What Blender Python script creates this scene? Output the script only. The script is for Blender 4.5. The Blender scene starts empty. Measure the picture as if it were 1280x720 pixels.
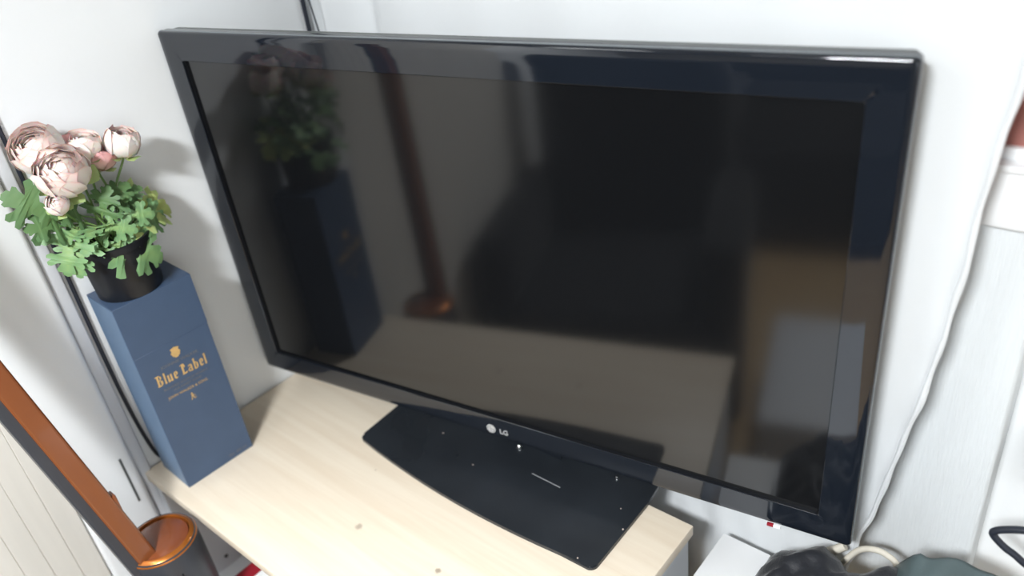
import bpy, bmesh, math, random
from mathutils import Vector, Matrix, noise
from mathutils.geometry import tessellate_polygon

S = bpy.context.scene
COL = S.collection
random.seed(7)

# ------------------------------------------------------------------ camera
cd = bpy.data.cameras.new('camera')
cam = bpy.data.objects.new('camera', cd)
COL.objects.link(cam)
cd.sensor_width = 36.0
cd.lens = 1006.31 / 1280 * 36.0
cd.clip_start = 0.02
R = Matrix(((0.76485073, -0.25414556, 0.59195726),
            (0.63413901, 0.45884963, -0.62235419),
            (-0.11345081, 0.85139125, 0.51208508)))
cam.matrix_world = Matrix.Translation((0.67887, -0.645686, 1.625968)) @ R.to_4x4()
cd.dof.use_dof = True
cd.dof.focus_distance = 1.02
cd.dof.aperture_fstop = 2.2
S.camera = cam

# ------------------------------------------------------------------ world, lights, exposure
w = bpy.data.worlds.new('world'); S.world = w
w.use_nodes = True
w.node_tree.nodes['Background'].inputs[0].default_value = (0.75, 0.85, 1.0, 1)
w.node_tree.nodes['Background'].inputs[1].default_value = 0.3
S.view_settings.view_transform = 'Standard'
S.view_settings.look = 'None'
S.view_settings.gamma = 1.0
S.view_settings.exposure = 0.1

def area(name, loc, target, sx, sy, power, color):
    l = bpy.data.lights.new(name, 'AREA'); l.shape = 'RECTANGLE'
    l.size = sx; l.size_y = sy; l.energy = power; l.color = color
    o = bpy.data.objects.new(name, l); COL.objects.link(o)
    o.location = loc
    d = Vector(target) - Vector(loc)
    o.rotation_euler = d.to_track_quat('-Z', 'Y').to_euler()
    return o
LAMP = (0.60, -1.5, 2.27)
area('ceiling_lamp_light', (LAMP[0], LAMP[1], 2.262), (LAMP[0], LAMP[1], 0), 0.34, 0.22, 68, (0.94, 0.975, 1.0))
LAMP2 = (-0.22, -1.25, 2.27)
area('second_lamp_light', (LAMP2[0], LAMP2[1], 2.262), (LAMP2[0], LAMP2[1], 0), 0.3, 0.3, 3, (0.94, 0.975, 1.0))

area('left_wall_fill', (2.24, -1.25, 1.45), (-0.5, -0.6, 1.1), 1.0, 1.1, 4, (0.92, 0.97, 1.0))  # unseen fill light, added to brighten the left wall

# ------------------------------------------------------------------ materials
def srgb(r, g, b):
    f = lambda c: (c/255/12.92) if c/255 <= 0.04045 else ((c/255+0.055)/1.055)**2.4
    return (f(r), f(g), f(b), 1)

def mat(name, col, rough=0.5, spec=0.5, metal=0.0, var=0.0, vscale=8.0, stretch=(1, 1, 1),
        bump=0.0, bscale=200.0, bstretch=(1, 1, 1), ior=None, coat=0.0, sheen=0.0, trans=0.0, emit=None, sss=0.0):
    m = bpy.data.materials.new(name); m.use_nodes = True
    nt = m.node_tree; b = nt.nodes['Principled BSDF']
    b.inputs['Base Color'].default_value = col
    b.inputs['Roughness'].default_value = rough
    b.inputs['Specular IOR Level'].default_value = spec
    b.inputs['Metallic'].default_value = metal
    if ior: b.inputs['IOR'].default_value = ior
    b.inputs['Coat Weight'].default_value = coat
    b.inputs['Coat Roughness'].default_value = 0.03
    b.inputs['Sheen Weight'].default_value = sheen
    b.inputs['Transmission Weight'].default_value = trans
    b.inputs['Subsurface Weight'].default_value = sss
    if sss: b.inputs['Subsurface Scale'].default_value = 0.01
    if emit:
        b.inputs['Emission Color'].default_value = emit[0]
        b.inputs['Emission Strength'].default_value = emit[1]
    tc = nt.nodes.new('ShaderNodeTexCoord')
    def mapped(st):
        mp = nt.nodes.new('ShaderNodeMapping')
        mp.inputs['Scale'].default_value = st
        nt.links.new(tc.outputs['Object'], mp.inputs['Vector'])
        return mp.outputs['Vector']
    if var:
        n = nt.nodes.new('ShaderNodeTexNoise')
        n.inputs['Scale'].default_value = vscale; n.inputs['Detail'].default_value = 5
        nt.links.new(mapped(stretch), n.inputs['Vector'])
        r = nt.nodes.new('ShaderNodeValToRGB')
        k0, k1 = 1 - var, 1 + var * 0.6
        r.color_ramp.elements[0].position = 0.3; r.color_ramp.elements[1].position = 0.7
        r.color_ramp.elements[0].color = (col[0]*k0, col[1]*k0, col[2]*k0, 1)
        r.color_ramp.elements[1].color = (min(1, col[0]*k1), min(1, col[1]*k1), min(1, col[2]*k1), 1)
        nt.links.new(n.outputs['Fac'], r.inputs['Fac'])
        nt.links.new(r.outputs['Color'], b.inputs['Base Color'])
    if bump:
        n = nt.nodes.new('ShaderNodeTexNoise')
        n.inputs['Scale'].default_value = bscale; n.inputs['Detail'].default_value = 3
        nt.links.new(mapped(bstretch), n.inputs['Vector'])
        bp = nt.nodes.new('ShaderNodeBump'); bp.inputs['Strength'].default_value = bump
        bp.inputs['Distance'].default_value = 0.002
        nt.links.new(n.outputs['Fac'], bp.inputs['Height'])
        nt.links.new(bp.outputs['Normal'], b.inputs['Normal'])
    return m

def attr_mat(name, stops, rough=0.5, sss=0.0, spec=0.4):
    """colour follows the vertex attribute 't' (a petal's or leaf's own colouring from base to rim)"""
    m = mat(name, stops[0][1], rough, spec, sss=sss)
    nt = m.node_tree; b = nt.nodes['Principled BSDF']
    a = nt.nodes.new('ShaderNodeAttribute'); a.attribute_name = 't'
    r = nt.nodes.new('ShaderNodeValToRGB')
    while len(r.color_ramp.elements) < len(stops): r.color_ramp.elements.new(0.5)
    for e, (p, c) in zip(r.color_ramp.elements, stops):
        e.position = p; e.color = c
    nt.links.new(a.outputs['Fac'], r.inputs['Fac'])
    nt.links.new(r.outputs['Color'], b.inputs['Base Color'])
    return m

def wood_mat(name, col, dark, stains=()):
    m = mat(name, col, 0.42, 0.4)
    nt = m.node_tree; b = nt.nodes['Principled BSDF']
    tc = nt.nodes.new('ShaderNodeTexCoord')
    mp = nt.nodes.new('ShaderNodeMapping'); mp.inputs['Scale'].default_value = (1.2, 22, 22)
    nt.links.new(tc.outputs['Object'], mp.inputs['Vector'])
    n = nt.nodes.new('ShaderNodeTexNoise'); n.inputs['Scale'].default_value = 2.2
    n.inputs['Detail'].default_value = 8; n.inputs['Roughness'].default_value = 0.62
    n.inputs['Distortion'].default_value = 0.5
    nt.links.new(mp.outputs['Vector'], n.inputs['Vector'])
    r = nt.nodes.new('ShaderNodeValToRGB')
    r.color_ramp.elements[0].position = 0.34; r.color_ramp.elements[1].position = 0.62
    r.color_ramp.elements[0].color = dark; r.color_ramp.elements[1].color = col
    nt.links.new(n.outputs['Fac'], r.inputs['Fac'])
    out = r.outputs['Color']
    for (x, y, z, rad, c, k) in stains:
        d = nt.nodes.new('ShaderNodeVectorMath'); d.operation = 'DISTANCE'
        d.inputs[1].default_value = (x, y, z)
        nz = nt.nodes.new('ShaderNodeTexNoise'); nz.inputs['Scale'].default_value = 180
        nt.links.new(tc.outputs['Object'], d.inputs[0]); nt.links.new(tc.outputs['Object'], nz.inputs['Vector'])
        ad = nt.nodes.new('ShaderNodeMath'); ad.operation = 'MULTIPLY_ADD'
        ad.inputs[1].default_value = rad * 0.8
        nt.links.new(nz.outputs['Fac'], ad.inputs[0]); nt.links.new(d.outputs['Value'], ad.inputs[2])
        mr = nt.nodes.new('ShaderNodeMapRange'); mr.interpolation_type = 'SMOOTHSTEP'
        mr.inputs['From Min'].default_value = rad * 1.6; mr.inputs['From Max'].default_value = rad * 0.8
        mr.inputs['To Max'].default_value = k
        nt.links.new(ad.outputs[0], mr.inputs['Value'])
        mx = nt.nodes.new('ShaderNodeMix'); mx.data_type = 'RGBA'
        mx.inputs['B'].default_value = c
        nt.links.new(mr.outputs['Result'], mx.inputs['Factor'])
        nt.links.new(out, mx.inputs['A']); out = mx.outputs['Result']
    nt.links.new(out, b.inputs['Base Color'])
    return m

M = {}
M['wall'] = mat('painted_wall', srgb(240, 242, 243), 0.75, 0.2, var=0.02, vscale=3, bump=0.08, bscale=120)
M['wallpaper'] = mat('textured_wallpaper', srgb(222, 226, 228), 0.7, 0.25, var=0.03, vscale=90, stretch=(4, 1, 0.22),
                     bump=0.55, bscale=260, bstretch=(2.2, 1, 0.12))
M['room'] = mat('room_wall', srgb(140, 134, 124), 0.8, 0.2, var=0.06, vscale=2)
M['ceiling'] = mat('ceiling_paint', srgb(180, 180, 178), 0.8, 0.2, var=0.02)
M['floor'] = wood_mat('floor_laminate', srgb(205, 178, 138), srgb(184, 154, 114))
M['curtain'] = mat('white_curtain', srgb(222, 225, 227), 0.85, 0.15, sheen=0.15, var=0.02, vscale=4,
                   bump=0.12, bscale=700, bstretch=(1, 1, 0.4))
M['door_white'] = mat('white_lacquer', srgb(246, 248, 249), 0.32, 0.4, var=0.01)
M['door_cream'] = mat('cream_foil', srgb(224, 220, 212), 0.5, 0.35, var=0.05, vscale=14, stretch=(3, 3, 0.3))
M['pale_grey'] = mat('pale_grey_finish', srgb(214, 216, 220), 0.5, 0.3, var=0.03)
M['maple'] = wood_mat('maple_laminate', srgb(239, 226, 206), srgb(230, 214, 192),
                      [(-0.102, -0.214, 0.75, 0.0062, srgb(150, 134, 116), 0.6),
                       (0.052, -0.205, 0.75, 0.005, srgb(135, 120, 104), 0.7),
                       (-0.17, -0.12, 0.75, 0.002, srgb(170, 150, 130), 0.5)])
M['white_board'] = mat('white_melamine', srgb(222, 225, 229), 0.45, 0.35, var=0.02)
M['hole'] = mat('dark_hole', srgb(45, 42, 42), 0.9, 0.1, var=0.1)
M['bezel'] = mat('piano_black', srgb(24, 29, 37), 0.045, 0.5, ior=1.6, var=0.1, vscale=3)  # black with the lens's bluish veil mixed into the base colour
M['screen'] = mat('glossy_screen', srgb(18, 19, 21), 0.095, 0.5, ior=1.6, var=0.1, vscale=2)
M['groove'] = mat('matt_black', srgb(14, 17, 22), 0.5, 0.3, var=0.1)
M['shell'] = mat('grey_plastic', srgb(82, 86, 84), 0.4, 0.4, var=0.04)
M['acrylic'] = mat('clear_acrylic_edge', srgb(112, 118, 122), 0.35, 0.4, var=0.03)
M['stand'] = mat('black_glass_stand', srgb(38, 42, 47), 0.27, 0.5, var=0.25, vscale=9, bump=0.03, bscale=60)
M['logo'] = mat('silver_print', srgb(190, 190, 190), 0.4, 0.5, var=0.03)
M['chrome'] = mat('chrome', srgb(225, 228, 232), 0.12, 0.5, metal=1.0, var=0.02)
M['scratch'] = mat('pale_scratch', srgb(190, 192, 195), 0.6, 0.3, var=0.05)
M['dust'] = mat('dust_speck', srgb(205, 190, 180), 0.8, 0.2, var=0.05)
M['blue_card'] = mat('blue_card', srgb(70, 88, 114), 0.42, 0.35, var=0.04, vscale=30, bump=0.06, bscale=900)
M['blue_edge'] = mat('pale_blue_card_edge', srgb(100, 124, 152), 0.42, 0.4, var=0.05, vscale=30)
M['gold'] = mat('gold_foil', srgb(214, 178, 118), 0.35, 0.5, metal=0.25, var=0.12, vscale=120)
M['gold_dim'] = mat('dull_gold_foil', srgb(120, 118, 118), 0.4, 0.5, metal=0.2, var=0.1, vscale=120)
M['pot'] = mat('black_plastic', srgb(26, 28, 33), 0.42, 0.4, var=0.08, vscale=20)
M['soil'] = mat('dark_soil', srgb(38, 32, 27), 0.95, 0.1, var=0.4, vscale=120, bump=0.6, bscale=300)
M['petal'] = attr_mat('pale_pink_petal', [(0.0, srgb(222, 214, 160)), (0.25, srgb(253, 240, 235)), (0.85, srgb(253, 236, 230)), (0.93, srgb(254, 232, 225)), (1.0, srgb(252, 206, 196))], 0.55, 0.4)
M['petal_deep'] = attr_mat('pink_petal', [(0.0, srgb(226, 190, 160)), (0.4, srgb(244, 206, 200)), (1.0, srgb(228, 166, 164))], 0.55, 0.15)
M['leaf'] = attr_mat('green_leaf', [(0.0, srgb(150, 180, 112)), (0.4, srgb(112, 148, 100)), (1.0, srgb(132, 168, 118))], 0.5, 0.1)
M['leaf_dark'] = attr_mat('dark_green_leaf', [(0.0, srgb(96, 128, 76)), (1.0, srgb(84, 116, 80))], 0.5, 0.1)
M['leaf_pale'] = attr_mat('pale_green_leaf', [(0.0, srgb(186, 196, 110)), (1.0, srgb(168, 190, 130))], 0.5, 0.15)
M['stem'] = mat('green_stem', srgb(120, 152, 88), 0.5, 0.3, var=0.15, vscale=60)
M['vac_grey'] = mat('dark_grey_plastic', srgb(62, 64, 70), 0.35, 0.45, var=0.06, vscale=20)
M['amber'] = mat('amber_plastic', srgb(132, 76, 44), 0.22, 0.5, coat=0.4, var=0.12, vscale=6)
M['amber_dark'] = mat('smoked_amber_plastic', srgb(132, 72, 42), 0.14, 0.5, coat=0.5, var=0.15, vscale=25)
M['amber_rim'] = mat('bright_amber_plastic', srgb(190, 112, 44), 0.3, 0.5, metal=0.6, coat=0.3, var=0.08, vscale=20)
M['cable'] = mat('black_rubber', srgb(38, 42, 52), 0.45, 0.4, var=0.06)
M['cord'] = mat('beige_cord', srgb(214, 208, 194), 0.6, 0.3, var=0.08, vscale=80)
M['red'] = mat('red_card', srgb(150, 30, 44), 0.5, 0.3, var=0.08, vscale=30)
M['white_card'] = mat('white_card', srgb(244, 245, 246), 0.45, 0.3, var=0.01)
M['navy_cloth'] = mat('dark_nylon', srgb(22, 25, 32), 0.55, 0.45, sheen=0.2, var=0.2, vscale=10, bump=0.3, bscale=300)
M['green_cloth'] = mat('grey_green_nylon', srgb(84, 98, 100), 0.4, 0.4, var=0.12, vscale=10, bump=0.15, bscale=300)
M['brick'] = mat('red_brown_panel', srgb(168, 112, 104), 0.6, 0.3, var=0.06, vscale=30)
M['glass'] = mat('glass_pane', srgb(255, 255, 255), 0.02, 0.5, trans=1.0, var=0.01)
M['dark_fabric'] = mat('dark_upholstery', srgb(30, 31, 33), 0.85, 0.2, sheen=0.2, var=0.2, vscale=12)
M['light'] = mat('lamp_diffuser', srgb(255, 255, 255), 0.5, 0.3, var=0.01, emit=((0.96, 0.98, 1.0, 1), 4.0))
M['walnut'] = wood_mat('dark_walnut', srgb(88, 60, 42), srgb(60, 40, 28))

# ------------------------------------------------------------------ helpers
def link(name, me, material, parent=None, smooth=False):
    o = bpy.data.objects.new(name, me)
    COL.objects.link(o)
    if material is not None: me.materials.append(material)
    if parent is not None: o.parent = parent
    if smooth:
        for p in me.polygons: p.use_smooth = True
    return o

def obj(name, bm, material, parent=None, smooth=False):
    bmesh.ops.recalc_face_normals(bm, faces=bm.faces)
    me = bpy.data.meshes.new(name); bm.to_mesh(me); bm.free()
    o = link(name, me, material, parent, smooth)
    if smooth:
        try: me.set_sharp_from_angle(angle=math.radians(38))
        except Exception: pass
    return o

def thing(name, label, cat, loc=(0, 0, 0), rotz=0, group=None):
    o = bpy.data.objects.new(name, None); COL.objects.link(o)
    o.empty_display_size = 0.05
    o.location = loc; o.rotation_euler = (0, 0, rotz)
    o['label'] = label; o['category'] = cat
    if group: o['group'] = group
    return o

def tag(o, label, cat, group=None):
    o['label'] = label; o['category'] = cat
    if group: o['group'] = group
    return o

def struct(o):
    o['kind'] = 'structure'; return o

def box(bm, x0, x1, y0, y1, z0, z1, bev=0.0, seg=2):
    r = bmesh.ops.create_cube(bm, size=1.0)
    vs = r['verts']
    for v in vs:
        v.co = Vector(((x0+x1)/2 + v.co.x*(x1-x0), (y0+y1)/2 + v.co.y*(y1-y0), (z0+z1)/2 + v.co.z*(z1-z0)))
    if bev:
        es = list({e for v in vs for e in v.link_edges})
        bmesh.ops.bevel(bm, geom=es, offset=bev, segments=seg, affect='EDGES', profile=0.5)
    return bm

def boxo(name, x0, x1, y0, y1, z0, z1, m, parent=None, bev=0.0, seg=2):
    return obj(name, box(bmesh.new(), x0, x1, y0, y1, z0, z1, bev, seg), m, parent, smooth=bev > 0)

def prism(bm, pts, z0, z1):
    n = len(pts)
    a = [bm.verts.new((x, y, z0)) for x, y in pts]
    b = [bm.verts.new((x, y, z1)) for x, y in pts]
    bm.faces.new(a[::-1]); bm.faces.new(b)
    for i in range(n): bm.faces.new((a[i], a[(i+1) % n], b[(i+1) % n], b[i]))
    return bm

def lathe(bm, prof, seg=32, c=(0, 0, 0)):
    rings = []
    for r, z in prof:
        if r < 1e-6: rings.append([bm.verts.new((c[0], c[1], c[2]+z))])
        else: rings.append([bm.verts.new((c[0]+r*math.cos(2*math.pi*i/seg), c[1]+r*math.sin(2*math.pi*i/seg), c[2]+z)) for i in range(seg)])
    for A, B in zip(rings, rings[1:]):
        for i in range(seg):
            j = (i+1) % seg
            if len(A) == 1 and len(B) == 1: continue
            if len(A) == 1: bm.faces.new((A[0], B[i], B[j]))
            elif len(B) == 1: bm.faces.new((A[i], A[j], B[0]))
            else: bm.faces.new((A[i], A[j], B[j], B[i]))
    return bm

def smooth_path(pts, n=6):
    P = [Vector(p) for p in pts]; out = []
    for i in range(len(P)-1):
        p0 = P[max(i-1, 0)]; p1 = P[i]; p2 = P[i+1]; p3 = P[min(i+2, len(P)-1)]
        for k in range(n):
            t = k/n
            out.append(0.5*((2*p1) + (p2-p0)*t + (2*p0-5*p1+4*p2-p3)*t*t + (3*p1-p0-3*p2+p3)*t**3))
    out.append(P[-1]); return out

def tube(bm, pts, rad, seg=8, smooth=True, n=6):
    P = smooth_path(pts, n) if smooth else [Vector(p) for p in pts]
    rings = []; up = Vector((0.13, 0.21, 0.97))
    for i, p in enumerate(P):
        d = (P[min(i+1, len(P)-1)] - P[max(i-1, 0)]).normalized()
        s = d.cross(up)
        if s.length < 1e-3: s = d.cross(Vector((1, 0, 0)))
        s.normalize(); u = s.cross(d).normalized(); up = u
        r = rad(i/(len(P)-1)) if callable(rad) else rad
        rings.append([bm.verts.new(p + (s*math.cos(2*math.pi*k/seg) + u*math.sin(2*math.pi*k/seg))*r) for k in range(seg)])
    for A, B in zip(rings, rings[1:]):
        for k in range(seg): bm.faces.new((A[k], A[(k+1) % seg], B[(k+1) % seg], B[k]))
    bm.faces.new(rings[0][::-1]); bm.faces.new(rings[-1])
    return bm

def text_mesh(txt, size, depth):
    """flat lettering as a mesh in its XY plane, centred on the origin"""
    c = bpy.data.curves.new('lettering', 'FONT'); c.body = txt; c.size = size
    c.extrude = depth; c.align_x = 'CENTER'; c.align_y = 'CENTER'; c.resolution_u = 3
    o = bpy.data.objects.new('lettering', c); COL.objects.link(o)
    bpy.context.view_layer.update()
    me = bpy.data.meshes.new_from_object(o.evaluated_get(bpy.context.evaluated_depsgraph_get()))
    bpy.data.objects.remove(o)
    return me

# ------------------------------------------------------------------ the setting
ZC = 0.75                      # height of the cabinet's top
XL, YB, XR, YF, H = -0.508, 0.2, 2.3, -3.0, 2.3
struct(boxo('floor', XL-0.1, XR+0.1, YF-0.1, YB+0.3, -0.06, 0.0, M['floor']))
struct(boxo('ceiling', XL-0.1, XR+0.1, YF-0.1, YB+0.3, H, H+0.06, M['ceiling']))
struct(boxo('wall_left', XL-0.08, XL, YF, YB+0.08, 0, H, M['wall']))
struct(boxo('wall_right', XR, XR+0.08, YF, YB+0.08, 0, H, M['room']))
struct(boxo('wall_front', XL-0.08, XR+0.08, YF-0.08, YF, 0, H, M['room']))
# the back wall: papered part up to x = 0.606 with a rounded end, then a shallow recess; a window above 1.285 m
WZ = 1.292; WX0, WX1 = 0.30, 1.15
bm = bmesh.new()
box(bm, XL-0.08, 0.606, YB, YB+0.10, 0, WZ-0.006, 0.006, 3)
box(bm, XL-0.08, WX0, YB, YB+0.10, WZ-0.02, H)
struct(obj('wall_back', bm, M['wallpaper'], smooth=True))
bm = bmesh.new()
box(bm, 0.59, XR, YB+0.055, YB+0.12, 0, WZ-0.02)
box(bm, WX1, XR, YB+0.055, YB+0.12, WZ-0.02, H)
box(bm, WX0, WX1, YB+0.02, YB+0.12, 2.0, H)
struct(obj('wall_recess', bm, M['wall']))
# window: smooth sill board, frame rails, a pane and the red-brown panel behind it
win = struct(thing('window_1', '', '', (0, 0, 0)))
for k in ('label', 'category'): del win[k]
boxo('sill_board', WX0, WX1, YB-0.012, YB+0.012, 1.211, 1.272, M['white_card'], win, 0.002)
boxo('window_sill', WX0, WX1, YB-0.018, YB+0.06, 1.272, 1.280, M['door_white'], win, 0.002)
bm = bmesh.new()
box(bm, WX0, WX1, YB-0.004, YB+0.05, 1.280, 1.292, 0.002)
box(bm, WX0, WX1, YB-0.004, YB+0.05, 1.99, 2.02, 0.002)
box(bm, WX0, WX0+0.04, YB-0.004, YB+0.05, 1.292, 1.99)
box(bm, WX1-0.04, WX1, YB-0.004, YB+0.05, 1.292, 1.99)
obj('window_frame', bm, M['door_white'], win)
boxo('panel', WX0+0.04, WX1-0.04, YB+0.004, YB+0.012, 1.292, 1.99, M['brick'], win)
fill_win = struct(thing('fill_window', '', '', (0, 0, 0)))  # added window out of view, goes with the left wall's fill light
for k in ('label', 'category'): del fill_win[k]
bm = bmesh.new()
for a in ((-1.85, -1.79, 0.85, 2.05), (-0.71, -0.65, 0.85, 2.05), (-1.85, -0.65, 0.85, 0.91), (-1.85, -0.65, 1.99, 2.05), (-1.27, -1.23, 0.91, 1.99)):
    box(bm, XR-0.035, XR-0.0005, *a)
obj('window_frame', bm, M['door_white'], fill_win)
boxo('pane', XR-0.012, XR-0.002, -1.79, -0.71, 0.91, 1.99, mat('fill_glow_pane', srgb(240, 245, 250), 0.3, 0.4, var=0.01, emit=((0.85, 0.93, 1.0, 1), 1.5)), fill_win)  # glowing pane of the added fill window
# left side: pale grey strip, white door with a recessed pull, cream panelled door
struct(boxo('strip_1', XL, -0.499, -0.3495, -0.329, 0, 2.2, M['pale_grey'], None, 0.004, 3))
d1 = struct(boxo('door_1', XL, -0.490, -0.455, -0.350, 0.01, 2.2, M['door_white'], None, 0.009, 4))
boxo('door_pull', -0.4902, -0.4885, -0.3712, -0.3675, 0.715, 0.808, M['shell'], d1, 0.0008, 1)
d2 = struct(thing('door_2', '', '', (0, 0, 0)))
for k in ('label', 'category'): del d2[k]
y = -0.4555; k = 0
while y > -1.3:
    boxo('board', XL, -0.4905, y-0.03298, y, 0.01, 2.2, M['door_cream'], d2, 0.0010, 1)
    y -= 0.033; k += 1

# ------------------------------------------------------------------ ceiling lamp (outside the picture, lights the room)
cl = thing('ceiling_lamp', 'white rectangular ceiling lamp above the room, out of the picture', 'lamp', (LAMP[0], LAMP[1], H))
bm = bmesh.new(); box(bm, -0.42, 0.42, -0.2, 0.2, -0.022, -0.0005, 0.006)
obj('housing', bm, M['white_board'], cl, True)
boxo('diffuser', -0.39, 0.39, -0.17, 0.17, -0.03, -0.0225, M['light'], cl, 0.002)

c2 = thing('ceiling_lamp', 'small square white ceiling lamp nearer the left wall, out of the picture', 'lamp', (LAMP2[0], LAMP2[1], H))
boxo('housing', -0.18, 0.18, -0.18, 0.18, -0.022, -0.0005, M['white_board'], c2, 0.006)
boxo('diffuser', -0.16, 0.16, -0.16, 0.16, -0.03, -0.0225, M['light'], c2, 0.002)

# ------------------------------------------------------------------ cabinet with a maple top
CX0, CX1, CY0, CY1 = -0.5027, 0.2964, -0.3413, 0.0532
cab = thing('cabinet', 'white open cabinet with a pale maple laminate top under the television', 'cabinet', (0, 0, 0))
boxo('tabletop', CX0, CX1, CY0, CY1, ZC-0.018, ZC, M['maple'], cab, 0.0012, 2)
for xa, xb in ((CX0+0.004, CX0+0.020), (CX1-0.022, CX1-0.006)):
    boxo('side_panel', xa, xb, CY0+0.006, CY1-0.003, 0.0, ZC-0.018, M['white_board'], cab, 0.0008, 1)
boxo('back_panel', CX0+0.020, CX1-0.022, CY1-0.012, CY1-0.004, 0.03, ZC-0.018, M['white_board'], cab)
for z in (0.04, 0.46): boxo('shelf', CX0+0.020, CX1-0.022, CY0+0.012, CY1-0.012, z, z+0.016, M['white_board'], cab)
for yy, zz in ((-0.281, 0.50), (-0.281, 0.57), (-0.281, 0.43)):
    bm = bmesh.new()
    bmesh.ops.create_cone(bm, cap_ends=True, segments=14, radius1=0.0035, radius2=0.0035, depth=0.001,
                          matrix=Matrix.Translation((CX0+0.0204, yy, zz)) @ Matrix.Rotation(math.pi/2, 4, 'Y'))
    obj('peg_hole', bm, M['hole'], cab)
tag(boxo('red_carton', -0.360, -0.318, -0.325, -0.20, 0.4765, 0.570, M['red'], None, 0.002), 'small red carton on the shelf inside the white cabinet', 'box')
tag(boxo('white_carton', -0.312, -0.22, -0.32, -0.18, 0.4765, 0.59, M['white_card'], None, 0.002), 'small white carton on the shelf inside the cabinet beside the red one', 'box')

# ------------------------------------------------------------------ television
TVZ = 0.0562
tv = thing('television', 'large flat television with glossy black bezel, switched off, on the maple cabinet', 'television', (0, 0, ZC))
yaw = 0.1631
def tvobj(name, bm, m, smooth=False, parent=None):
    bm.transform(Matrix.Translation((0, 0, TVZ)) @ Matrix.Rotation(yaw, 4, 'Z'))
    return obj(name, bm, m, parent or tv, smooth)
TW, TH = 0.4998, 0.5987
# bezel: rings of rounded rectangles with chamfered outer edge and a recessed inner lip
def rr(x0, x1, z0, z1, r, y, seg=5):
    pts = []
    for cx, cz, a0 in ((x1-r, z1-r, 0), (x0+r, z1-r, 90), (x0+r, z0+r, 180), (x1-r, z0+r, 270)):
        for k in range(seg+1):
            a = math.radians(a0 + 90*k/seg)
            pts.append((cx + r*math.cos(a), y, cz + r*math.sin(a)))
    return pts
def rings(bm, L):
    R_ = [[bm.verts.new(p) for p in ring] for ring in L]
    for A, B in zip(R_, R_[1:]):
        n = len(A)
        for i in range(n): bm.faces.new((A[i], A[(i+1) % n], B[(i+1) % n], B[i]))
    return R_
bm = bmesh.new()
L = [rr(-TW, TW, 0, TH, 0.005, 0.018),
     rr(-TW, TW, 0, TH, 0.005, 0.0035),
     rr(-TW+0.0010, TW-0.0010, 0.0010, TH-0.0010, 0.005, 0.0018),
     rr(-TW+0.003, TW-0.003, 0.003, TH-0.003, 0.005, 0.0006),
     rr(-TW+0.010, TW-0.010, 0.010, TH-0.010, 0.006, 0.0),
     rr(-TW+0.026, TW-0.026, 0.026, TH-0.024, 0.006, 0.0),
     rr(-0.4625, 0.4605, 0.0375, 0.5585, 0.003, 0.0003),
     rr(-0.4618, 0.4598, 0.0382, 0.5578, 0.003, 0.0010)]
rings(bm, L)
tvobj('bezel', bm, M['bezel'], True)
bm = bmesh.new()
R_ = rings(bm, [rr(-0.4618, 0.4598, 0.0382, 0.5578, 0.003, 0.0010), rr(-0.4616, 0.4596, 0.0384, 0.5576, 0.003, 0.0062)])
tvobj('screen_gasket', bm, M['groove'])
bm = bmesh.new()
vs = [bm.verts.new(p) for p in ((-0.4620, 0.0060, 0.0380), (0.4600, 0.0060, 0.0380), (0.4600, 0.0060, 0.5580), (-0.4620, 0.0060, 0.5580))]
bm.faces.new(vs)
vs2 = [bm.verts.new(v.co + Vector((0, 0.003, 0))) for v in vs]
bm.faces.new(vs2[::-1])
for i in range(4): bm.faces.new((vs[i], vs[(i+1) % 4], vs2[(i+1) % 4], vs2[i]))
tvobj('screen', bm, M['screen'])
# acrylic outer edge and back shell
bm = bmesh.new()
rings(bm, [rr(-TW+0.001, TW-0.001, 0.001, TH-0.001, 0.005, 0.0042), rr(-TW-0.0007, TW+0.0007, -0.0007, TH+0.0007, 0.006, 0.0046),
           rr(-TW-0.0007, TW+0.0007, -0.0007, TH+0.0007, 0.006, 0.0085), rr(-TW+0.001, TW-0.001, 0.001, TH-0.001, 0.005, 0.009)])
tvobj('edge_strip', bm, M['acrylic'], True)
bm = bmesh.new()
Rg = rings(bm, [rr(-TW+0.002, TW-0.002, 0.002, TH-0.001, 0.005, 0.009), rr(-TW+0.004, TW-0.004, 0.004, TH-0.002, 0.006, 0.034),
                rr(-TW+0.03, TW-0.03, 0.02, TH-0.03, 0.02, 0.040), rr(-0.30, 0.30, 0.06, 0.42, 0.03, 0.066), rr(-0.28, 0.28, 0.08, 0.40, 0.03, 0.072)])
bm.faces.new(Rg[-1])
tvobj('back_shell', bm, M['shell'], True)
# logo: disc with ring and face strokes, two letters
def place_tv(me, x, z, y=-0.0006):
    me.transform(Matrix.Translation((0, 0, TVZ)) @ Matrix.Rotation(yaw, 4, 'Z') @ Matrix.Translation((x, y, z)) @ Matrix.Rotation(math.pi/2, 4, 'X'))
lx, lz = -0.0150, 0.0158
bm = bmesh.new()
bmesh.ops.create_cone(bm, cap_ends=True, segments=28, radius1=0.0078, radius2=0.0078, depth=0.0008)
me = bpy.data.meshes.new('logo'); bm.to_mesh(me); bm.free(); place_tv(me, lx, lz)
logo = link('logo', me, M['logo'], tv)
bm = bmesh.new()
def arc(bm, r, w_, a0, a1, n, z=0.0006):
    prev = None
    for k in range(n+1):
        a = math.radians(a0 + (a1-a0)*k/n)
        c = (bm.verts.new(((r-w_)*math.cos(a), (r-w_)*math.sin(a), z)), bm.verts.new(((r+w_)*math.cos(a), (r+w_)*math.sin(a), z)))
        if prev: bm.faces.new((prev[0], prev[1], c[1], c[0]))
        prev = c
def rect2(bm, x0, x1, y0, y1, z=0.0006):
    bm.faces.new([bm.verts.new(p) for p in ((x0, y0, z), (x1, y0, z), (x1, y1, z), (x0, y1, z))])
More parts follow.
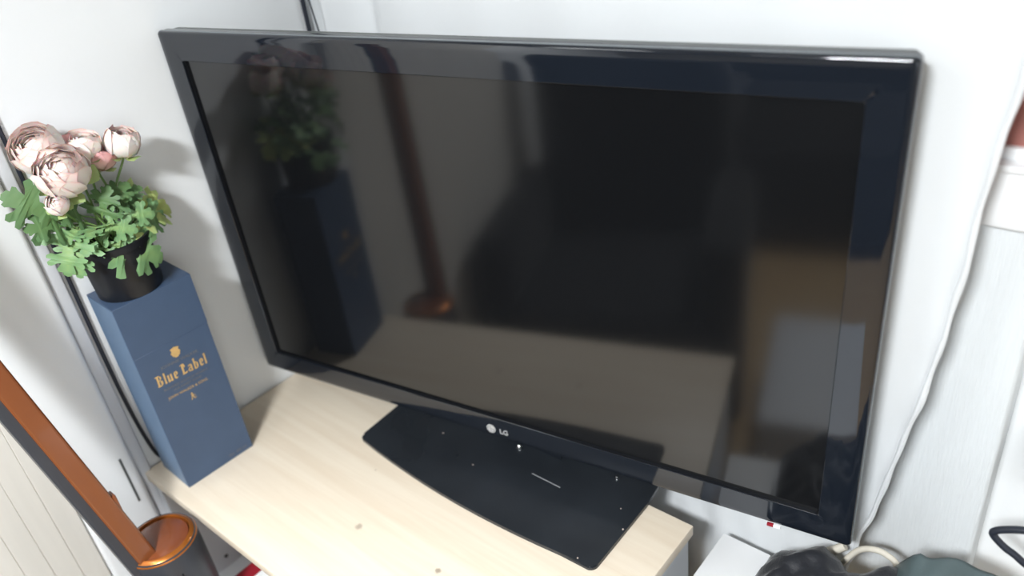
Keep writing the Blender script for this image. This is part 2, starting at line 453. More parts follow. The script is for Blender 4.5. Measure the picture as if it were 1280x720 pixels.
arc(bm, 0.0060, 0.00035, 75, 360, 26)
rect2(bm, 0.0012, 0.0063, -0.0003, 0.0004)
rect2(bm, -0.0006, 0.0000, -0.0030, 0.0032); rect2(bm, -0.0006, 0.0018, -0.0036, -0.0030)
arc(bm, 0.0, 0.0007, 0, 180, 6)
for v in bm.verts:
    pass
bmesh.ops.create_circle(bm, cap_ends=True, segments=10, radius=0.0008, matrix=Matrix.Translation((-0.0030, 0.0024, 0.0006)))
me = bpy.data.meshes.new('logo_face'); bm.to_mesh(me); bm.free(); place_tv(me, lx, lz)
link('logo_face', me, M['groove'], logo)
me = text_mesh('LG', 0.0125, 0.0003); place_tv(me, 0.0075, 0.0152)
for v in me.vertices: pass
link('logo_lettering', me, M['logo'], tv)
bm = bmesh.new(); box(bm, 0.400, 0.408, -0.001, 0.003, -0.0052, -0.0012, 0.0005)
tvobj('sticker', bm, M['red'])
bm = bmesh.new(); box(bm, 0.408, 0.417, -0.001, 0.003, -0.0052, -0.0012, 0.0005)
tvobj('sticker', bm, M['white_card'])
# stand: glass base, neck, screws and marks
def stand_outline():
    pts = []
    xs0, xs1 = -0.247, 0.226
    def corner(cx, cy, r, a0, a1):
        for k in range(7):
            a = math.radians(a0 + (a1-a0)*k/6); pts.append((cx + r*math.cos(a), cy + r*math.sin(a)))
    corner(xs0+0.011, -0.074, 0.012, 180, 262)
    for k in range(1, 12):
        t = k/12; x = xs0+0.014 + (xs1-xs0-0.028)*t
        pts.append((x, -0.0862 - 0.0155*math.sin(math.pi*t)**0.85))
    corner(xs1-0.010, -0.078, 0.012, 285, 360)
    pts.append((0.226, 0.051)); corner(0.211, 0.092, 0.01, 0, 90)
    corner(-0.248, 0.090, 0.01, 90, 180)
    return pts
st = bmesh.new(); prism(st, stand_outline(), 0.0, 0.006)
es = [e for e in st.edges if abs(e.verts[0].co.z-0.006) < 1e-5 and abs(e.verts[1].co.z-0.006) < 1e-5]
bmesh.ops.bevel(st, geom=es, offset=0.0018, segments=2, affect='EDGES')
base = obj('stand_base', st, M['stand'], tv, True)
bm = bmesh.new(); prism(bm, [(-0.07, 0.052), (0.07, 0.052), (0.06, 0.088), (-0.06, 0.088)], 0.006, 0.16)
obj('stand_neck', bm, M['bezel'], tv)
for i, (x, y, r) in enumerate(((-0.003, 0.040, 0.0035), (0.163, 0.066, 0.002))):
    bm = bmesh.new(); lathe(bm, [(r*1.5, 0), (r*1.5, 0.0008), (r, 0.0014), (r*0.95, 0.0045), (r*0.6, 0.0058), (0, 0.006)], 18, (x, y, 0.006))
    obj('screw', bm, M['chrome'], base, True)
bm = bmesh.new(); box(bm, 0.050, 0.103, 0.0052, 0.0060, 0.0061, 0.0064)
obj('scratch', bm, M['scratch'], base)
for (x, y, s) in ((-0.132, -0.002, 0.0011), (0.200, -0.085, 0.0013), (0.235, -0.03, 0.0016), (0.20, 0.02, 0.0010), (-0.04, -0.03, 0.0011), (0.223, -0.01, 0.0014)):
    if x > 0.224: continue
    bm = bmesh.new(); bmesh.ops.create_icosphere(bm, subdivisions=1, radius=s, matrix=Matrix.Translation((x, y, 0.0063)))
    obj('dust_speck', bm, M['dust'], base)

# ------------------------------------------------------------------ blue carton
BW, BL, BH = 0.0852, 0.1189, 0.3384
bx = thing('gift_box', 'tall dark blue gift box with gold lettering, standing on the left end of the cabinet', 'box', (-0.4002, -0.3169, ZC), -0.0348)
bm = bmesh.new(); box(bm, -BW, 0, 0, BL, 0, 0.252, 0.0002, 1)
obj('carton', bm, M['blue_card'], bx, True)
bm = bmesh.new(); box(bm, -BW, 0, 0, BL+0.0010, 0.25205, BH, 0.0002, 1)
obj('lid', bm, M['blue_card'], bx, True)
bm = bmesh.new(); box(bm, -BW+0.002, -0.002, -0.0006, -0.0001, 0.003, BH-0.002)
obj('side_label', bm, M['blue_edge'], bx)
# lettering on the +x face; u runs along +y, v up
def on_face(me, u, v, tilt=0.0, lift=0.0006):
    me.transform(Matrix.Translation((lift, u, v)) @ Matrix(((0, 0, 1, 0), (1, 0, 0, 0), (0, 1, 0, 0), (0, 0, 0, 1))) @ Matrix.Rotation(tilt, 4, 'Z'))
STEM = 0.17
def G(ch):
    """condensed black-letter glyphs as quads; returns (quads, advance)"""
    q = []
    def stem(x, y0, y1, w_=STEM, s0=True, s1=True):
        q.append(((x, y0), (x+w_, y0), (x+w_, y1), (x, y1)))
        if s0: q.append(((x-.06, y0+.02), (x+w_*.5, y0-.05), (x+w_+.07, y0+.05), (x+w_*.5, y0+.10)))
        if s1: q.append(((x-.07, y1-.06), (x+w_*.5, y1-.10), (x+w_+.03, y1), (x+w_*.4, y1+.05)))
    def bar(x0, y0, x1, y1, t=.06): q.append(((x0, y0-t), (x1, y1-t), (x1, y1+t), (x0, y0+t)))
    if ch == 'B':
        stem(.12, 0, 1.0, .2); bar(0, .98, .45, 1.0, .05); bar(.2, .54, .5, .54, .05); bar(.05, .02, .52, .02, .05)
        q.append(((.46, .60), (.62, .66), (.62, .88), (.44, 1.0))); q.append(((.46, .52), (.68, .42), (.68, .12), (.48, 0)))
        return q, .80
    if ch == 'L':
        stem(.16, .05, 1.0, .2); bar(0, .96, .42, 1.02, .04); q.append(((.05, 0), (.62, .02), (.70, .22), (.22, .10)))
        q.append(((.40, .62), (.58, .70), (.50, .98), (.36, 1.04))); return q, .76
    if ch == 'l': stem(.08, 0, 1.02); return q, .36
    if ch == 'u': stem(.08, 0, .64); stem(.40, 0, .64); bar(.1, .03, .44, .1, .05); return q, .70
    if ch == 'e':
        stem(.08, .06, .60, s0=False, s1=False); bar(.1, .60, .42, .66, .05); q.append(((.34, .36), (.50, .40), (.48, .62), (.32, .64)))
        bar(.2, .30, .46, .40, .04); q.append(((.08, .06), (.26, -.04), (.52, .10), (.24, .14))); return q, .58
    if ch == 'a':
        stem(.36, 0, .60); bar(.1, .58, .42, .66, .05); q.append(((.06, .08), (.22, .02), (.22, .34), (.06, .28)))
        bar(.12, .33, .40, .40, .04); bar(.12, .02, .40, .08, .04); return q, .66
    if ch == 'b':
        stem(.08, 0, 1.02, s0=False); bar(.1, .02, .42, .02, .05); bar(.2, .60, .42, .62, .05)
        q.append(((.36, .04), (.54, .12), (.54, .52), (.36, .62))); return q, .66
    return q, .28
def lettering(txt, height):
    bm = bmesh.new(); x = 0; Q = []
    for ch in txt:
        q, a = G(ch)
        for poly in q: Q.append([(px+x, py) for px, py in poly])
        x += a
    W = x
    for i, poly in enumerate(Q):
        z = 0.00002*(i % 7)
        bm.faces.new([bm.verts.new(((px-W/2)*height, (py-.5)*height, z)) for px, py in poly])
    me = bpy.data.meshes.new('lettering'); bm.to_mesh(me); bm.free()
    return me, W*height
me, ww = lettering('Blue Label', 0.0175)
k = 0.083/ww
me.transform(Matrix.Scale(k, 4, (1, 0, 0)))
on_face(me, 0.0575, 0.2000, -0.05)
link('lettering', me, M['gold'], bx)['label'] = 'gold black-letter words on the blue box'
# crest: crowned shield with leaves
bm = bmesh.new()
bmesh.ops.create_circle(bm, cap_ends=True, segments=20, radius=0.0062, matrix=Matrix.Translation((0, 0.0, 0)))
for kx in (-0.0055, -0.0028, 0, 0.0028, 0.0055):
    bmesh.ops.create_circle(bm, cap_ends=True, segments=8, radius=0.0016, matrix=Matrix.Translation((kx, 0.0066-abs(kx)*0.3, 0.00003)))
for s in (-1, 1):
    for a in (0, 1, 2):
        bmesh.ops.create_circle(bm, cap_ends=True, segments=8, radius=0.0017, matrix=Matrix.Translation((s*(0.0062-a*0.001), -0.0015-a*0.0024, 0.00005)))
bm.faces.new([bm.verts.new(p) for p in ((-0.004, -0.005, 0.00006), (0.004, -0.005, 0.00006), (0.0025, -0.010, 0.00006), (-0.0025, -0.010, 0.00006))])
me = bpy.data.meshes.new('crest'); bm.to_mesh(me); bm.free(); on_face(me, 0.0585, 0.2345, -0.03)
link('crest', me, M['gold'], bx)
for txt, size, u, v, m in (('JOHNNIE WALKER', 0.0072, 0.060, 0.2180, 'gold_dim'), ('BLENDED SCOTCH WHISKY', 0.0058, 0.0585, 0.1815, 'gold_dim'),
                           ('OUR RAREST BLEND', 0.0052, 0.0585, 0.1745, 'gold_dim'), ('JOHN WALKER & SONS', 0.0062, 0.056, 0.1650, 'gold')):
    me = text_mesh(txt, size, 0.0); on_face(me, u, v, -0.05)
    link('lettering', me, M[m], bx)
# small striding figure mark
bm = bmesh.new()
def q2(*p): bm.faces.new([bm.verts.new((x*0.001, y*0.001, 0.00001*len(bm.faces))) for x, y in p])
q2((-1.2, 4.4), (1.2, 4.4), (1.2, 7.0), (-1.2, 7.0)); q2((-2.0, 4.2), (2.0, 4.2), (2.0, 4.7), (-2.0, 4.7))
q2((-1.5, 0), (1.5, 0), (1.7, 3.0), (-1.4, 3.2)); q2((-0.9, 3.0), (1.0, 3.0), (0.9, 4.4), (-0.8, 4.4))
q2((-1.5, 0.2), (0, 0.2), (-2.2, -5.4), (-3.4, -5.2)); q2((0, 0.2), (1.5, 0.2), (3.6, -5.0), (2.4, -5.6))
q2((1.2, 2.8), (1.5, 1.6), (4.2, 0.6), (4.2, 1.4)); q2((4.0, 1.4), (4.4, 1.4), (5.0, -5.2), (4.6, -5.2))
me = bpy.data.meshes.new('figure_mark'); bm.to_mesh(me); bm.free(); on_face(me, 0.058, 0.1490, 0)
link('figure_mark', me, M['gold'], bx)
me = text_mesh('75cl  40% vol', 0.0062, 0.0); on_face(me, 0.092, 0.0095, 0)
link('lettering', me, M['gold_dim'], bx)

# ------------------------------------------------------------------ potted flowers
PZ = ZC + BH + 0.0002
PC = Vector((-0.4425, -0.2655, PZ))
pf = thing('potted_flowers', 'pink and white ranunculus flowers in a black pot on top of the blue box', 'plant', PC)
bm = bmesh.new()
lathe(bm, [(0, 0), (0.0440, 0), (0.0455, 0.002), (0.0500, 0.072), (0.0525, 0.073), (0.0530, 0.082), (0.0505, 0.083), (0.0490, 0.066), (0.0001, 0.066)], 40)
obj('pot', bm, M['pot'], pf, True)
bm = bmesh.new(); bmesh.ops.create_circle(bm, cap_ends=True, segments=32, radius=0.0485, matrix=Matrix.Translation((0, 0, 0.0685)))
obj('soil', bm, M['soil'], pf)

def set_t(me, vals):
    a = me.attributes.new('t', 'FLOAT', 'POINT')
    for i, v in enumerate(vals): a.data[i].value = v

def petal_mesh(r, th0, th1, wid, curl, nu=4, nv=5, seed=0):
    """patch of a cup of radius r; polar angle th0 (base) to th1 (rim), azimuth half width wid"""
    rnd = random.Random(seed); V = []; F = []; T = []
    for j in range(nv+1):
        t = j/nv; th = th0 + (th1-th0)*t
        w_ = wid*(0.35+0.75*math.sin(math.pi*min(0.5+0.0, 0.12+0.55*t)))*(1-0.35*max(0, t-0.75)/0.25)
        for i in range(nu+1):
            s = -1 + 2*i/nu
            rr_ = r*(1 + curl*t**3 + 0.05*s*s) + rnd.uniform(-.02, .02)*r
            th_ = th*(1 - 0.07*s*s*t)
            a = s*w_
            V.append((rr_*math.sin(th_)*math.cos(a), rr_*math.sin(th_)*math.sin(a), -rr_*math.cos(th_)))
            T.append(max(0, min(1, t - 0.05 + 0.08*abs(s))))
    for j in range(nv):
        for i in range(nu):
            a = j*(nu+1)+i; F.append((a, a+1, a+nu+2, a+nu+1))
    me = bpy.data.meshes.new('petal'); me.from_pydata(V, [], F); set_t(me, T)
    for p in me.polygons: p.use_smooth = True
    return me

def bloom(c, r, axis, openness, m, seed, layers=4, sepals=True):
    """one flower: a core and overlapping rings of petals, each petal an object"""
    rnd = random.Random(seed)
    f = bpy.data.objects.new('flower', None); COL.objects.link(f); f.empty_display_size = 0.01
    f.parent = pf; f.location = Vector(c) - PC
    f.rotation_euler = Vector(axis).to_track_quat('Z', 'Y').to_euler()
    bm = bmesh.new(); bmesh.ops.create_uvsphere(bm, u_segments=12, v_segments=8, radius=r*0.50, matrix=Matrix.Scale(0.9, 4, (0, 0, 1)))
    core = obj('flower_core', bm, M[m], f, True); set_t(core.data, [0.55]*len(core.data.vertices))
    for L_ in range(layers):
        k = (L_+1)/layers; n = 5 + L_
        rk = r*(0.42 + 0.58*k)
        th1 = math.radians(168 - openness*k*75)
        mesh = petal_mesh(rk, 0.12, th1, 1.0 - 0.10*L_, 0.12*k, seed=seed*10+L_)
        mesh.materials.append(M[m])
        for i in range(n):
            o = bpy.data.objects.new('petal', mesh); COL.objects.link(o); o.parent = f
            o.rotation_euler = (rnd.uniform(-.10, .10), rnd.uniform(-.10, .10), 2*math.pi*i/n + L_*0.6 + rnd.uniform(-.12, .12))
            sc = rnd.uniform(.94, 1.05); o.scale = (sc, sc, sc*rnd.uniform(.92, 1.04))
    if sepals:
        for i in range(4):
            me = petal_mesh(r*1.04, 0.05, math.radians(62), 0.45, 0.3, seed=seed+50+i); me.materials.append(M['leaf_pale'])
            o = link('sepal', me, None, f); o.rotation_euler = (0, 0, i*math.pi/2)
    return f
blooms = [((-0.425, -0.296, 1.285), 0.0330, (0.75, -0.30, 0.75), 0.50, 'petal', 1, 6),
          ((-0.462, -0.302, 1.312), 0.0320, (0.40, -0.45, 0.9), 0.55, 'petal', 2, 6),
          ((-0.455, -0.248, 1.300), 0.0220, (0.2, 0.1, 1.0), 0.6, 'petal', 3, 4),
          ((-0.440, -0.204, 1.290), 0.0220, (0.35, 0.15, 1.0), 0.35, 'petal', 4, 4),
          ((-0.412, -0.322, 1.252), 0.0140, (0.6, -0.3, 0.7), 0.35, 'petal', 5, 3),
          ((-0.452, -0.233, 1.278), 0.0180, (0.3, 0.3, 0.8), 0.5, 'petal_deep', 6, 3),
          ((-0.478, -0.268, 1.300), 0.0200, (-0.3, -0.1, 1.0), 0.6, 'petal_deep', 7, 3)]
for b in blooms:
    bloom(*b)
    c = Vector(b[0]) - PC; ax = Vector(b[2]).normalized()
    bot = c - ax*b[1]*0.95
    ang = random.uniform(0, 6.28)
    root = Vector((0.016*math.cos(ang), 0.016*math.sin(ang), 0.070))
    mid = (root + bot)/2 + Vector((random.uniform(-.006, .006), random.uniform(-.006, .006), 0))
    bm = bmesh.new(); tube(bm, [root, mid, bot - ax*0.008, bot], 0.0016, 7)
    obj('stem', bm, M['stem'], pf, True)

HALF = [(0, 0), (.05, .14), (.17, .16), (.32, .06), (.42, .06), (.47, .13), (.42, .19), (.54, .20), (.62, .27), (.60, .34), (.50, .36), (.38, .31),
        (.22, .30), (.11, .36), (.12, .46), (.24, .52), (.36, .50), (.44, .56), (.42, .63), (.34, .64), (.40, .72), (.38, .79), (.30, .80), (.20, .72),
        (.13, .70), (.16, .80), (.20, .86), (.17, .92), (.10, .91), (.09, .97), (0, 1.0)]
OUT = HALF + [(-x, y) for x, y in HALF[-2:0:-1]]
def leaf_mesh(name, size, droop, fold, seed):
    rnd = random.Random(seed); bm = bmesh.new()
    pts = [(x*rnd.uniform(.9, 1.1), y) for x, y in OUT]
    vs = [bm.verts.new((x, y, 0)) for x, y in pts]
    for t in tessellate_polygon([[Vector((x, y, 0)) for x, y in pts]]):
        try: bm.faces.new([vs[i] for i in t])
        except ValueError: pass
    bmesh.ops.subdivide_edges(bm, edges=[e for e in bm.edges if e.calc_length() > 0.22], cuts=1, use_grid_fill=False)
    bmesh.ops.triangulate(bm, faces=bm.faces)
    T = []
    for v in bm.verts:
        x, y = v.co.x, v.co.y
        T.append(max(0, min(1, abs(x)*1.1 + 0.3*y)))
        a = y*droop
        yy = math.sin(a)/droop if droop > 1e-3 else y
        zz = -(1-math.cos(a))/droop if droop > 1e-3 else 0
        v.co = Vector((x, yy, zz + abs(x)*fold + 0.03*math.sin(9*x+seed)))*size
    me = bpy.data.meshes.new(name); bm.to_mesh(me); bm.free(); set_t(me, T)
    for p in me.polygons: p.use_smooth = True
    return me
def leaf(base, tip, size_k, m, seed, up=(0.6, -0.35, 0.7), droop=0.8, fold=0.15, stem=True):
    """leaf from its base towards its tip, upper face turned to 'up' (world coordinates)"""
    b_, t_ = Vector(base), Vector(tip); d = (t_-b_); L_ = d.length; y_ = d.normalized()
    u = Vector(up); u = (u - y_*u.dot(y_)).normalized(); x_ = y_.cross(u)
    me = leaf_mesh('leaf', L_*size_k, droop, fold, seed)
    me.transform(Matrix((x_, y_, u)).transposed().to_4x4())
    me.transform(Matrix.Translation(b_ - PC))
    o = link('leaf', me, M[m], pf)
    if stem:
        root = Vector((0.02*math.cos(seed), 0.02*math.sin(seed), 0.070)); e = b_-PC
        bm = bmesh.new(); tube(bm, [root, (root+e)/2 + Vector((0, 0, 0.012)), e, e + y_*L_*0.25], 0.0011, 6)
        obj('leaf_stem', bm, M['stem'], o, True)
    return o
LV = [ # base, tip, size, material
    ((-0.410, -0.285, 1.176), (-0.383, -0.238, 1.150), 1.3, 'leaf'),
    ((-0.412, -0.290, 1.178), (-0.390, -0.292, 1.166), 0.9, 'leaf'),
    ((-0.414, -0.312, 1.192), (-0.396, -0.345, 1.158), 0.95, 'leaf'),
    ((-0.420, -0.318, 1.205), (-0.402, -0.356, 1.168), 1.0, 'leaf'),
    ((-0.435, -0.318, 1.222), (-0.430, -0.362, 1.282), 1.0, 'leaf_dark'),
    ((-0.432, -0.320, 1.215), (-0.420, -0.356, 1.238), 1.1, 'leaf_dark'),
    ((-0.440, -0.235, 1.200), (-0.432, -0.168, 1.188), 1.1, 'leaf_pale'),
    ((-0.432, -0.240, 1.196), (-0.415, -0.182, 1.178), 1.0, 'leaf'),
    ((-0.425, -0.262, 1.190), (-0.395, -0.228, 1.180), 1.1, 'leaf'),
    ((-0.425, -0.278, 1.196), (-0.392, -0.258, 1.196), 1.2, 'leaf'),
    ((-0.425, -0.285, 1.200), (-0.400, -0.302, 1.212), 1.2, 'leaf'),
    ((-0.430, -0.270, 1.205), (-0.416, -0.262, 1.244), 1.1, 'leaf_dark'),
    ((-0.440, -0.255, 1.210), (-0.430, -0.226, 1.244), 1.0, 'leaf_dark'),
    ((-0.445, -0.235, 1.208), (-0.438, -0.200, 1.232), 0.9, 'leaf_dark'),
    ((-0.470, -0.245, 1.200), (-0.488, -0.215, 1.215), 1.1, 'leaf_dark'),
    ((-0.465, -0.285, 1.205), (-0.480, -0.325, 1.225), 1.2, 'leaf_dark'),
    ((-0.420, -0.300, 1.200), (-0.392, -0.322, 1.190), 1.0, 'leaf'),
    ((-0.418, -0.268, 1.178), (-0.392, -0.240, 1.176), 1.0, 'leaf_pale'),
    ((-0.440, -0.290, 1.215), (-0.424, -0.318, 1.240), 1.1, 'leaf_dark'),
    ((-0.440, -0.225, 1.196), (-0.425, -0.190, 1.166), 0.9, 'leaf_pale'),
    ((-0.425, -0.250, 1.198), (-0.398, -0.215, 1.202), 1.0, 'leaf'),
    ((-0.428, -0.300, 1.208), (-0.404, -0.335, 1.212), 0.9, 'leaf'),
    ((-0.440, -0.245, 1.205), (-0.420, -0.240, 1.225), 1.0, 'leaf_dark'),
    ((-0.412, -0.262, 1.180), (-0.386, -0.262, 1.176), 0.8, 'leaf'),
]
for i, (b_, t_, k, m) in enumerate(LV):
    leaf(b_, t_, k*1.05, m, i+3)

# ------------------------------------------------------------------ vacuum in front of the left door
VC = Vector((-0.340, -0.403, 0))
vac = thing('vacuum_cleaner', 'upright dark grey vacuum with amber handle and round cup, left of the cabinet', 'vacuum', VC)
bm = bmesh.new()
lathe(bm, [(0, 0.34), (0.030, 0.34), (0.048, 0.37), (0.0525, 0.50), (0.0535, 0.70), (0.0530, 0.747), (0.0510, 0.752), (0.0485, 0.750), (0.0480, 0.722), (0.0, 0.722)], 44)
cup = obj('dust_cup', bm, M['vac_grey'], vac, True)
bm = bmesh.new(); lathe(bm, [(0.0500, 0.730), (0.0531, 0.7475), (0.0525, 0.7490), (0.0465, 0.7540), (0.0440, 0.7548), (0.0430, 0.7500), (0.0425, 0.735)], 44)
obj('cup_rim', bm, M['amber_rim'], vac, True)
bm = bmesh.new(); lathe(bm, [(0.0425, 0.742), (0.0415, 0.7515), (0.034, 0.7545), (0.018, 0.7560), (0.0, 0.7565)], 40)
obj('cup_lid', bm, M['amber_dark'], vac, True)
for k in range(9):
    a = math.radians(-62 + k*7)
    bm = bmesh.new(); box(bm, -0.0012, 0.0012, -0.0012, 0.0012, 0.66, 0.715, 0.0004, 1)
    bm.transform(Matrix.Translation((0.0535*math.cos(a), 0.0535*math.sin(a), 0)) @ Matrix.Rotation(a, 4, 'Z'))
    obj('vent_rib', bm, M['groove'], cup)
# handle: flat bar rising from the cup's far side, amber face towards the room, grey shell round it
def barpath(z): # centre line (local x, y) at height z
    return 0.002 - 0.115*(z-0.8), -0.041 - 0.14*(z-0.8)
def bar(bm, hw0, hw1, y0, y1, zs, x0, x1):
    prev = None
    for z in zs:
        cx, cy = barpath(z)
        ring = [bm.verts.new((cx+a, cy+b, z)) for a, b in ((x0, y0), (x1, y0), (x1, y1), (x0, y1))]
        if prev:
            for i in range(4): bm.faces.new((prev[i], prev[(i+1) % 4], ring[(i+1) % 4], ring[i]))
        else: bm.faces.new(ring[::-1])
        prev = ring
    bm.faces.new(prev)
zs = [0.60, 0.70, 0.8, 0.9, 1.0, 1.1, 1.2, 1.3, 1.45]
bm = bmesh.new(); bar(bm, 0, 0, -0.024, 0.016, zs, -0.022, 0.012)
h = obj('handle_shell', bm, M['vac_grey'], vac)
bv = h.modifiers.new('bevel', 'BEVEL'); bv.width = 0.004; bv.segments = 3
bm = bmesh.new(); bar(bm, 0, 0, -0.010, 0.0185, [0.725]+zs[2:], -0.012, 0.0165)
h = obj('handle_inlay', bm, M['amber'], vac)
bv = h.modifiers.new('bevel', 'BEVEL'); bv.width = 0.004; bv.segments = 3
cx, cy = barpath(0.86)
boxo('latch', cx-0.002, cx+0.015, cy+0.0165, cy+0.0215, 0.835, 0.872, M['amber_dark'], vac, 0.002)
bm = bmesh.new(); tube(bm, [(0, 0, 0.345), (0, 0, 0.2), (0, 0, 0.045)], 0.018, 20, False)
obj('tube', bm, M['vac_grey'], vac, True)
bm = bmesh.new(); box(bm, -0.115, 0.115, -0.07, 0.035, 0.004, 0.055, 0.016, 4)
obj('floor_head', bm, M['vac_grey'], vac, True)
for s in (-1, 1):
    bm = bmesh.new(); bmesh.ops.create_cone(bm, cap_ends=True, segments=16, radius1=0.012, radius2=0.012, depth=0.012,
                                            matrix=Matrix.Translation((s*0.09, 0.036, 0.012)) @ Matrix.Rotation(math.pi/2, 4, 'Y'))
    obj('wheel', bm, M['pot'], vac, True)

# ------------------------------------------------------------------ cables on the left
bm = bmesh.new()
tube(bm, [(-0.5045, -0.3235, 2.28), (-0.5045, -0.3235, 1.9), (-0.5045, -0.3225, 1.5), (-0.5045, -0.3215, 1.2), (-0.5045, -0.3225, 1.0), (-0.5045, -0.321, 0.88),
          (-0.5045, -0.316, 0.80), (-0.5045, -0.310, 0.764), (-0.5045, -0.300, 0.753)], 0.0030, 8)
tag(obj('black_cable', bm, M['cable'], None, True), 'thin black cable running down the left wall behind the blue box', 'cable')
bm = bmesh.new(); tube(bm, [(-0.502, 0.186, 2.29), (-0.502, 0.186, 1.2), (-0.502, 0.186, 0.02)], 0.0042, 8)
tag(obj('corner_cable', bm, M['cable'], None, True), 'dark cable running straight down the corner above the television', 'cable')
bm = bmesh.new(); tube(bm, [(-0.455, 0.165, 1.75), (-0.462, 0.165, 1.52), (-0.455, 0.165, 1.40), (-0.440, 0.165, 1.30), (-0.42, 0.165, 1.15), (-0.42, 0.165, 0.8)], 0.0014, 6)
tag(obj('thin_cord', bm, M['cable'], None, True), 'very thin grey cord hanging just right of the corner above the television', 'cord')

# ------------------------------------------------------------------ curtain behind the television
EDGE = [(0.30, 0.455), (0.60, 0.470), (0.70, 0.478), (0.763, 0.488), (0.86, 0.506), (0.944, 0.519), (1.019, 0.530), (1.109, 0.541),
        (1.187, 0.547), (1.25, 0.548), (1.30, 0.553), (1.36, 0.560), (1.45, 0.566), (2.2, 0.60)]
def edge_x(z):
    for (z0, x0), (z1, x1) in zip(EDGE, EDGE[1:]):
        if z <= z1: return x0 + (x1-x0)*(z-z0)/(z1-z0)
    return EDGE[-1][1]
NX, NZ = 150, 110
V = []; F = []
Z0, Z1 = 0.32, 2.2
for j in range(NZ+1):
    z = Z0 + (Z1-Z0)*j/NZ; xe = edge_x(max(z, 0.30)) + 0.0006*math.sin(z*70) + 0.0006*math.sin(z*31+1)
    for i in range(NX+1):
        u = i/NX; x = -0.40 + (xe+0.40)*u
        near = max(0.0, 1-abs(u-0.995)/0.02)
        low = max(0, min(1, (0.95-z)/0.4))
        y = 0.140 + 0.0035*math.sin(u*19+0.6) + 0.0022*math.sin(u*43+z*1.5)
        y += 0.012*math.exp(-((u-0.115)/0.018)**2)                    # deep fold near the left end
        y += low*0.004*math.sin(u*90+z*22)*(u > 0.7)
        y -= 0.0016*near*(1+0.5*math.sin(z*64)+0.4*math.sin(z*37))     # rolled, puckered hem
        V.append((x, y, z))
for j in range(NZ):
    for i in range(NX):
        a = j*(NX+1)+i; F.append((a, a+1, a+NX+2, a+NX+1))
me = bpy.data.meshes.new('curtain'); me.from_pydata(V, [], F)
for p in me.polygons: p.use_smooth = True
cur = thing('curtain', 'plain white curtain hanging behind the television with a puckered right hem', 'curtain', (0, 0, 0))
o = link('cloth', me, M['curtain'], cur)
md = o.modifiers.new('solidify', 'SOLIDIFY'); md.thickness = 0.0012; md.offset = 0
pts = []
for j in range(130):
    z = 0.5 + (2.2-0.5)*j/129; low = max(0, min(1, (0.95-z)/0.3))
    pts.append((edge_x(z) + 0.0006*math.sin(z*70) + 0.0006*math.sin(z*31+1) + low*0.002*math.sin(z*95), 0.1375 - 0.0012*math.sin(z*64) - low*0.003*math.sin(z*60), z))
bm = bmesh.new(); tube(bm, pts, lambda t: 0.0032+0.0006*math.sin(t*150)+0.0004*math.sin(t*67), 8, False)
obj('hem', bm, M['curtain'], cur, True)
bm = bmesh.new(); tube(bm, [(-0.45, 0.14, 2.21), (0.1, 0.14, 2.21), (0.72, 0.14, 2.21)], 0.008, 12, False)
rod = tag(obj('curtain_rod', bm, M['white_board'], None, True), 'white curtain rod above the television wall, out of the picture', 'curtain rod')

# ------------------------------------------------------------------ side table and the things to the right of the cabinet
TZ = 0.58
tb = thing('side_table', 'low white side table right of the cabinet, hidden under box and bag', 'table', (0.65, -0.09, 0))
boxo('table_top', -0.34, 0.34, -0.19, 0.19, TZ-0.02, TZ, M['white_board'], tb, 0.002)
for sx in (-1, 1):
    for sy in (-1, 1):
        boxo('leg', sx*0.31-0.015, sx*0.31+0.015, sy*0.165-0.015, sy*0.165+0.015, 0, TZ-0.02, M['white_board'], tb, 0.002)
wb = thing('white_box', 'plain bright white box standing between cabinet and dark bag', 'box', (0.352, 0.0, TZ))
boxo('carton', -0.035, 0.035, -0.15, 0.105, 0.0002, 0.1175, M['white_card'], wb, 0.0015)
boxo('lid', -0.0355, 0.0355, -0.1505, 0.1055, 0.098, 0.120, M['white_card'], wb, 0.0015)

# dark nylon bag: a crumpled mound with a stiff grey-green flap
def mound(name, cx, cy, z0, hx, hy, hz, m, seed, amp=0.02, power=3.0, parent=None, n=44, rise=0.0):
    V = []; F = []
    for j in range(n+1):
        for i in range(n+1):
            u = -1+2*i/n; v = -1+2*j/n
            x = cx+u*hx; y = cy+v*hy
            e = max(0, 1-abs(u)**power)*max(0, 1-abs(v)**power)
            h_ = (hz + rise*(u+1)/2)*e**0.22
            q = Vector((x*14+seed, y*14, seed*1.7))
            rdg = 1-abs(noise.noise(q))*2
            rd2 = 1-abs(noise.noise(q*2.3))*2
            z = z0 + max(0.0, h_ + e**0.4*(amp*(rdg-0.6) + amp*0.45*(rd2-0.6)))
            V.append((x, y, z))
    base_n = len(V)
    for j in range(n):
        for i in range(n):
            a = j*(n+1)+i; F.append((a, a+1, a+n+2, a+n+1))
    me = bpy.data.meshes.new(name); me.from_pydata(V, [], F)
    for p in me.polygons: p.use_smooth = True
    o = link(name, me, m, parent)
    sd = o.modifiers.new('solidify', 'SOLIDIFY'); sd.thickness = 0.003; sd.offset = 1
    return o
bag = thing('bag', 'crumpled dark nylon bag with a grey-green flap, on the table in the right corner', 'bag', (0.55, -0.05, TZ))
mound('bag_body', -0.002, 0.020, 0.0035, 0.157, 0.132, 0.182, M['navy_cloth'], 3.1, 0.026, 9.0, bag, rise=0.085)
